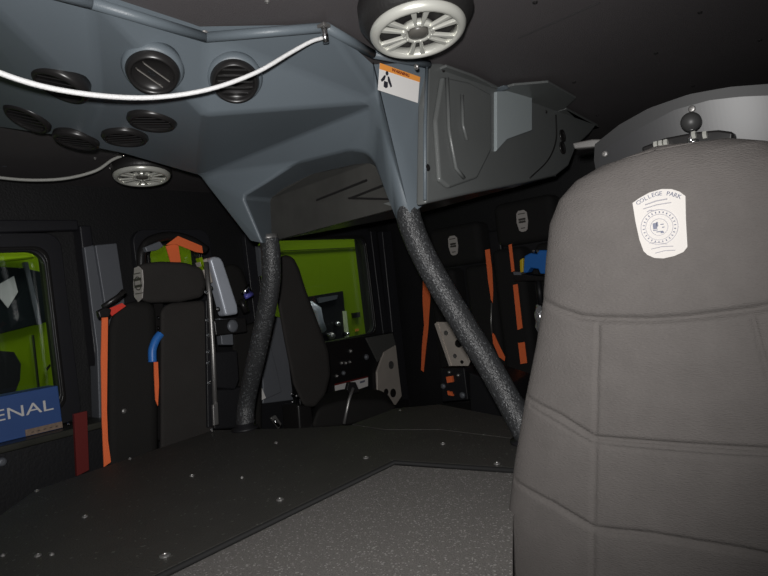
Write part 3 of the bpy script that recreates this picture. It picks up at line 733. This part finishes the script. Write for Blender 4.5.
MB().prism(oX([(154, 296), (163, 296), (163, 440), (156, 440)], XD-.12), (-.05, 0, 0)).build('gap_shell', BLKR, s1_)
c = onX(124, 411, XD-.018); MB().lathe(c, (1, 0, 0), [(.008, 0), (.008, .002), (.004, .004)], 14).build('button', STEEL, s1_, smooth=True)
for (px, py) in ((158, 318), (158, 328)): screw(onX(px, py, XD-.1), (1, 0, 0), s1_, .006)
# blue valve handle, orange webbing in the gap
o = MB().tube(spline(oX([(160.5, 334), (156, 340), (152.5, 350), (152.5, 362)], XD-.0)), .013, 10).build('blue_valve_handle', BLU, smooth=True)
tag(o, 'curved blue handle poking from the gap of the left seat', 'handle')
def strap(pts, x, label, m=ORG, th=.003, group=None, plane='x', name='webbing_strap'):
    q = [onX(a, b, x) for a, b in pts] if plane == 'x' else [onY(a, b, x) for a, b in pts]
    o = MB().prism(q, (-th, 0, 0) if plane == 'x' else (0, th, 0)).build(name, m)
    return tag(o, label, 'strap', group)
strap([(154, 362), (158, 362), (159, 385), (158, 406), (155.5, 400), (154.5, 380)], XD+.0, 'thin orange strap inside the gap below the blue handle')
st = thing('shoulder_belt', onX(104, 400, XD+.05), 'orange shoulder belt hanging down the left edge of the badge seat', 'seat belt')
MB().prism(oX([(102, 316), (108, 314), (107.5, 360), (107, 410), (108, 440), (111, 462), (104, 467), (102, 420), (101, 360)], XD+.03), (-.003, 0, 0)).build('webbing', ORG, st)
MB().prism(oX([(108, 309), (122, 303), (126, 306), (112, 316)], XD+.03), (-.004, 0, 0)).build('red_loop', mat('red_loop', (.75, .05, .03), .6), st)
MB().prism(oX([(98, 311), (106, 307), (112, 309), (110, 317), (100, 318)], XD+.04), (-.02, 0, 0)).build('belt_guide', BLKR, st, bevel=.004)
MB().tube(oX([(103, 307), (118, 297), (124, 291)], XD+.02), .008, 8).build('guide_arm', BLKR, st, smooth=True)
# ================================================================== ORANGE STRAP ON TOP + HOOP
hp = thing('strap_hoop', onX(170, 262, XD-.2), 'bright orange strap looped over a black bar above the badge headrest', 'strap')
XH = XD-.12
MB().prism(oX([(166, 246), (178, 243), (181, 262), (171, 263)], XH), (-.004, 0, 0)).build('vertical_strap', ORG, hp)
MB().prism(oX([(166, 245), (178, 236), (202, 246), (203, 253), (196, 252), (176, 244)], XH+.02), (-.004, 0, 0)).build('cross_strap', ORG, hp)
MB().tube(spline(oX([(141, 270), (142, 252), (150, 241), (170, 236), (190, 240), (206, 250)], XH)), .016, 10).build('black_bar', BLKR, hp, smooth=True)
MB().prism(oX([(145, 247), (160, 241), (164, 246), (158, 250), (147, 252)], XH+.03), (-.02, 0, 0)).build('grey_clip', GREYP, hp, bevel=.003)
# ================================================================== AIR BOTTLE BRACKET, RAIL
br = thing('apparatus_bracket', onX(212, 430, -1.72), 'tall black and steel bracket rail right of the badge seat', 'bracket')
XA = -1.72
MB().tube(oX([(206, 262), (210, 300), (213, 350), (216, 425)], XA), .008, 10).build('steel_rail', STEEL, br, smooth=True)
MB().prism(oX([(200, 262), (207, 258), (213, 282), (209, 284)], XA-.02), (-.03, 0, 0)).build('steel_head', ALU, br, bevel=.002)
MB().prism(oX([(199, 258), (202, 257), (206, 268), (203, 270)], XA-.02), (-.02, 0, 0)).build('lime_tip', LIME, br)
MB().prism(oX([(206, 300), (213, 300), (217, 425), (208, 428)], XA-.02), (-.03, 0, 0)).build('back_channel', BLKM, br, bevel=.003)
for (px, py) in ((206, 292), (207, 320), (208, 335), (208, 352), (208, 363), (209, 383), (212, 430), (218, 309), (211, 288)):
    screw(onX(px, py, XA+.002), (1, 0, 0), br, .007)
MB().prism(oX([(213, 405), (218, 402), (219, 424), (214, 426)], XA+.01), (-.01, 0, 0)).build('lower_clip', STEEL, br, bevel=.002)
pp = thing('grey_cylinder_shell', onX(228, 322, -1.8), 'leaning pale grey curved shell between bracket rail and foam pole', 'shell')
XQ = -1.80
MB().prism(oX([(210, 259), (214, 256), (221, 257), (224, 262), (238, 305), (239, 314), (226, 316), (219, 290)], XQ), (-.05, 0, 0)).build('shell_body', PALE, pp, bevel=.014, bseg=4)
MB().prism(oX([(219, 318), (232, 320), (234, 345), (222, 345)], XQ-.03), (-.03, 0, 0)).build('lower_plate', GREYP, pp, bevel=.004)
tb = thing('strap_clamp', onX(232, 340, XQ), 'black clamp with round grey button below the pale shell', 'clamp')
MB().prism(oX([(214, 320), (246, 317), (248, 332), (216, 336)], XQ+.02), (-.04, 0, 0)).build('clamp_body', BLKR, tb, bevel=.006)
MB().lathe(onX(232, 326, XQ+.02), (1, 0, 0), [(.022, 0), (.022, .008), (.014, .012), (.002, .012)], 22).build('round_button', GREYP, tb, smooth=True)
MB().prism(oX([(210, 352), (238, 350), (240, 380), (236, 390), (212, 388)], XQ+.03), (-.08, 0, 0)).build('latch_box', BLKM, tb, bevel=.008)
MB().prism(oX([(212, 390), (246, 386), (244, 428), (214, 430)], XQ+.0), (-.1, 0, 0)).build('lower_housing', BLKM, tb, bevel=.008)
# dark round bottle end and chrome valve with blue mark
bt = thing('air_valve', onX(247, 298, -1.85), 'chrome valve with blue collar behind the foam pole', 'valve')
XV = -1.85
MB().tube(oX([(243, 294), (248, 286), (251, 296)], XV), .009, 10).build('chrome_knob', CHR, bt, smooth=True)
MB().tube(oX([(245, 297), (252, 294)], XV+.01), .009, 10).build('blue_collar', mat('violet_blue', (.12, .12, .5), .4), bt, smooth=True)
MB().tube(oX([(241, 300), (246, 312)], XV), .012, 10).build('valve_stem', BLKR, bt, smooth=True)
b2_ = thing('second_seat', (-2.0, 1.5, 0), 'black rounded seat back mostly hidden behind the foam pole', 'seat')
pad('headrest', [(222, 268), (232, 262), (242, 268), (248, 285), (247, 310), (228, 300)], -1.98, .12, PADD, b2_, .025)
pad('backrest', [(232, 330), (262, 320), (262, 440), (232, 440)], -1.95, .14, PADD, b2_, .02)
MB().b2((-2.15, 1.26, 0), (-1.9, 1.40, .5)).build('seat_base', PADD, b2_, bevel=.02)
gl = thing('grey_locker', onX(272, 420, -2.0), 'mid grey upright locker panels seen behind the foam pole', 'locker')
MB().prism(oX([(262, 330), (276, 316), (284, 318), (288, 350), (294, 400), (263, 404)], -2.02), (-.12, 0, 0)).build('locker_side', GREYP, gl, bevel=.006)
MB().prism(oX([(267, 330), (276, 365), (282, 392), (264, 400), (261, 350)], -2.0), (-.015, 0, 0)).build('door', GREYP, gl, bevel=.004)
MB().prism(oX([(257, 376), (266, 398), (258, 402), (254, 390)], -1.97), (-.02, 0, 0)).build('white_tip', WHITE, gl)
MB().prism(oX([(258, 246), (264, 244), (267, 275), (261, 276)], -2.05), (-.02, 0, 0)).build('upper_strip', GREYP, gl)
MB().prism(oX([(258, 404), (296, 400), (296, 470), (258, 470)], -2.02), (-.12, 0, 0)).build('base', BLKM, gl)
# ================================================================== THIRD SEAT
s3_ = thing('crew_seat', (-1.85, 1.55, 0), 'dark slanting seat back standing against the lime window', 'seat')
pad('backrest', [(276, 262), (282, 254), (293, 256), (299, 268), (306, 290), (318, 322), (329, 352), (331, 375), (326, 395), (316, 408), (304, 408), (293, 385), (284, 340), (277, 300)], -1.74, .17, PAD, s3_, .022)
pad('seat_cushion', [(318, 408), (345, 400), (385, 400), (398, 408), (390, 418), (340, 428), (310, 430)], -1.62, .30, PADD, s3_, .02)
MB().prism(oX([(322, 424), (385, 414), (385, 470), (322, 480)], -1.70), (-.2, 0, 0)).build('seat_base', BLKM, s3_, bevel=.01)
MB().prism(oX([(298, 404), (312, 406), (316, 430), (300, 432)], -1.76), (-.1, 0, 0)).build('recliner', BLKR, s3_, bevel=.01)
for (px, py) in ((292, 394), (297, 396), (293, 402)): screw(onX(px, py, -1.75), (1, 0, 0), s3_, .007)
bk_ = s3_
MB().tube(oX([(353, 388), (349, 400), (344, 424)], -1.55), .006, 8).build('stalk', STEEL, bk_, smooth=True)
MB().prism(oX([(349, 382), (356, 382), (360, 392), (352, 394), (347, 390)], -1.55), (-.015, 0, 0)).build('buckle', BLKR, bk_, bevel=.003)
cc_ = s3_
MB().prism(oX([(271, 418), (276, 415), (282, 424), (279, 429)], -1.76), (-.012, 0, 0)).build('buckle_plate', STEEL, cc_, bevel=.003)
MB().tube(oX([(274, 420), (279, 426)], -1.75), .006, 8).build('tongue', CHR, cc_, smooth=True)
# ================================================================== REAR DOOR LOWER PANEL
dp = thing('rear_door_panel', (XL+.05, 2.2, .3), 'black lower panel of the rear door carrying small knobs', 'door panel')
MB().prism(oX([(300, 346), (372, 335), (394, 332), (403, 400), (402, 430), (300, 440)], XL+.06), (-.055, 0, 0)).build('panel', BLK, dp, bevel=.006)
for (px, py, r, m_) in ((350, 351, .012, STEEL), (341, 363, .010, STEEL), (345, 363, .010, STEEL), (349, 362, .009, STEEL), (336, 376, .010, STEEL), (343, 373, .012, GREYP), (366, 357, .016, GREYP)):
    MB().lathe(onX(px, py, XL+.06), (1, 0, 0), [(r, 0), (r, .006), (r*.5, .014), (r*.3, .015)], 14).build('knob', m_, dp, smooth=True)
mp = thing('metal_corner_plate', onX(390, 402, XL+.08), 'bare metal corner plate with holes on the rear door', 'plate')
MB().prism(oX([(377, 372), (384, 352), (396, 345), (399, 372), (402, 396), (396, 405), (378, 402)], XL+.075), (-.012, 0, 0)).build('plate', ALU, mp, bevel=.003)
for (px, py, r) in ((391, 365, .022), (393, 393, .024), (386, 392, .018)):
    MB().lathe(onX(px, py, XL+.0755), (1, 0, 0), [(r, 0), (r, .002), (r*.8, .002), (r*.1, .001)], 18).build('hole', BLKR if py > 380 else STEEL, mp, smooth=False)
gc = tag(MB().prism(oX([(366, 338), (393, 333), (396, 345), (385, 352), (378, 362)], XL+.07), (-.01, 0, 0)).build('grey_corner_cover', mat('grey_cover', (.09, .09, .085), .5), bevel=.003), 'dull grey triangular cover above the metal corner plate', 'cover')
wl2 = thing('door_label', onX(352, 388, XL+.064), 'white notice label with a red top edge on the rear door', 'label')
MB().prism(oX([(335, 385), (368, 377), (368, 386), (336, 397)], XL+.066), (-.003, 0, 0)).build('label_sheet', WHITE, wl2)
MB().prism(oX([(335, 384), (368, 376), (368, 377.4), (335, 385.6)], XL+.067), (-.003, 0, 0)).build('red_edge', RED, wl2)
MB().prism(oX([(360, 381.5), (365, 380), (365, 382), (360, 383.5)], XL+.067), (-.003, 0, 0)).build('print', INK, wl2)
# ================================================================== REAR SEATS AGAINST BACK WALL
YQ = 2.5
def rear_seat(px, py, label):
    c = onY(px, py, YQ); t = thing('rear_seat', (c.x, YQ+.08, 0), label, 'seat', 'black rear seats')
    m = mat('rear_seat_cloth', (.009, .0085, .0085), .9, bump=.4, bscale=200)
    MB().b2((c.x-.15, YQ, c.z-.10), (c.x+.15, YQ+.12, c.z+.10)).build('headrest', m, t, bevel=.035, bseg=4)
    for s in (-1, 1): MB().b2((c.x+(.03 if s > 0 else -.19), YQ+.01, .42), (c.x+(.19 if s > 0 else -.03), YQ+.13, c.z-.11)).build('back_bolster', m, t, bevel=.03, bseg=4)
    MB().b2((c.x-.19, YQ+.13, .3), (c.x+.19, YR-.01, c.z+.05)).build('back_shell', BLKM, t, bevel=.01)
    MB().b2((c.x-.19, YQ-.35, .30), (c.x+.19, YQ+.12, .42)).build('seat_cushion', m, t, bevel=.03, bseg=4)
    MB().b2((c.x-.18, YQ-.25, 0), (c.x+.18, YQ+.12, .30)).build('seat_box', BLKM, t)
    hw, hh = .028, .048
    pts = [V((c.x+a*hw, YQ-.001, c.z+b*hh)) for a, b in ((-.9, .75), (-.5, 1), (.5, 1), (.95, .75), (1, -.1), (.7, -.85), (.3, -1), (-.3, -1), (-.7, -.85), (-1, -.1))]
    bdg = MB().prism(pts, (0, -.002, 0)).build('badge', BADGE, t)
    sm = MB()
    for dz, ww in ((.033, .035), (.008, .034), (-.004, .034), (-.032, .02)): sm.box(V((c.x, YQ-.0035, c.z+dz)), ww, .001, .004 if abs(dz) > .01 else .009)
    for dx in (-.01, 0, .01): sm.box(V((c.x+dx, YQ-.0036, c.z+.002)), .002, .001, .02)
    sm.build('badge_print', mat('badge_ink', (.06, .055, .05), .5), bdg)['kind'] = 'stuff'
    return t
rear_seat(453.5, 245.5, 'black rear seat under the console edge, left of its pair')
rear_seat(522.5, 221, 'black rear seat nearest the large front seat, beside the blue device')
strap([(423, 274), (429.5, 274), (430, 300), (428, 330), (425.5, 352), (423.5, 372), (421, 370), (422, 345), (424, 325), (422.5, 300)], YQ-.02, 'orange strap hanging left of the slanting foam pole', plane='y')
strap([(485, 250), (489.5, 249), (492, 270), (493, 290), (492.5, 303), (491, 300), (488, 280)], YQ-.02, 'upper orange strap between the two rear seat badges', plane='y')
strap([(492, 332), (494.5, 335), (499, 345), (505, 357), (504.5, 361), (499, 357), (493, 343)], YQ-.02, 'short bent orange strap end right of the foam pole', plane='y')
strap([(508.5, 245), (511.5, 244), (514.5, 271), (511.5, 272)], YQ-.03, 'thin upper orange strap left of the blue device', plane='y')
strap([(513, 285), (517.5, 284), (522.5, 328), (517.5, 330)], YQ-.03, 'wide orange strap below the blue device', plane='y')
strap([(518, 343), (524.5, 342), (527, 363), (520.5, 364)], YQ-.03, 'lowest short orange strap piece beside the large seat', plane='y')
tag(MB().tube(oY([(491.5, 303), (491, 322), (492, 334)], YQ-.02), .004, 8).build('strap_link', STEEL, smooth=True), 'thin steel link between two orange strap pieces', 'link')
# blue device on a black arm
bd_ = thing('blue_device', onY(532, 280, YQ-.1), 'blue device with yellow edge clamped beside the large seat', 'device')
MB().prism(oY([(524, 256), (530, 253), (537, 254), (537, 250), (548, 250), (548, 274), (540, 274), (538, 269), (530, 268), (527, 273), (523, 273)], YQ-.12), (0, .05, 0)).build('blue_body', BLU, bd_, bevel=.006)
MB().prism(oY([(519.5, 260), (523, 258), (523, 272), (520, 273)], YQ-.125), (0, .04, 0)).build('yellow_grip', YEL, bd_, bevel=.003)
MB().prism(oY([(513, 273), (540, 276), (548, 276), (548, 281), (514, 281)], YQ-.12), (0, .05, 0)).build('clamp_arm', BLKR, bd_, bevel=.003)
MB().prism(oY([(513, 272), (521, 272), (521, 275), (514, 275)], YQ-.125), (0, .05, 0)).build('clamp_jaw', GREYP, bd_)
for (px, py) in ((534, 251), (538, 251)): MB().lathe(onY(px, py, YQ-.125), (0, -1, 0), [(.007, 0), (.006, .004)], 10).build('bolt', CHR, bd_)
MB().tube(oY([(538, 280), (541, 305)], YQ-.1), .012, 10).build('post', BLKM, bd_, smooth=True)
bg = MB(); random.seed(8)
pts = oY([(534, 310), (540, 307), (546, 309), (548, 325), (546, 336), (540, 337), (536, 328)], YQ-.12)
cb = sum(pts, V())/len(pts)
bb = bmesh.new(); bmesh.ops.create_icosphere(bb, subdivisions=3, radius=1)
bvs = [cb+V((v.co.x*.028, v.co.y*.02, v.co.z*.068))*(1+.35*mn.noise(v.co*2.6)+random.uniform(-.06, .06)) for v in bb.verts]
bg.add(bvs, [tuple(v.index for v in f.verts) for f in bb.faces]); bb.free()
tag(bg.build('plastic_bag', FOIL), 'crumpled clear plastic bag hanging below the blue device', 'bag')
# perforated metal bracket & clutter under it
pb = thing('perforated_bracket', onY(455, 366, YQ-.3), 'bare metal bracket with round holes left of the foam pole', 'bracket')
YP = YQ-.33
MB().prism(oY([(436, 322), (453, 322), (462, 338), (470, 362), (468, 366), (450, 366), (446, 350), (441, 332)], YP), (0, .006, 0)).build('plate', ALU, pb, bevel=.002)
MB().prism(oY([(434.5, 324), (437, 322), (451, 366), (449, 366)], YP-.004), (0, .01, 0)).build('bent_edge', ALU, pb)
for (px, py, r, m_) in ((446, 333, .011, STEEL), (458.5, 343.5, .018, BLKR), (455, 356, .010, STEEL), (462, 362, .008, BLKR)):
    MB().lathe(onY(px, py, YP-.0005), (0, -1, 0), [(r, 0), (r, .001), (r*.2, .0005)], 18).build('hole', m_, pb)
ct = thing('equipment_cluster', onY(450, 400, YQ-.3), 'black latch mechanism with small red-orange parts below the holed bracket', 'mechanism')
MB().prism(oY([(440, 368), (464, 368), (468, 400), (442, 402)], YP+.02), (0, .08, 0)).build('block', BLKM, ct, bevel=.005)
for (pts_, m_) in (([(446, 377), (452, 376), (453, 382), (447, 383)], ORG), ([(447, 391), (451, 392), (453, 396), (448, 395)], ORG)):
    MB().prism(oY(pts_, YP+.01), (0, .02, 0)).build('orange_tab', m_, ct)
for (px, py, r) in ((444, 386, .012), (463, 395, .014), (450, 372, .008), (459, 375, .008)):
    MB().lathe(onY(px, py, YP+.02), (0, -1, 0), [(r, 0), (r, .01), (r*.5, .014)], 14).build('knob', GREYP if r > .009 else STEEL, ct, smooth=True)
tag(MB().prism(oY([(468, 372), (505, 385), (525, 400), (525, 425), (470, 425)], YP), (0, .25, 0)).build('black_locker', BLKM, bevel=.01), 'low black locker behind the foot of the slanting pole', 'locker')
for o in bpy.data.objects:
    if '_org' in o: del o['_org']
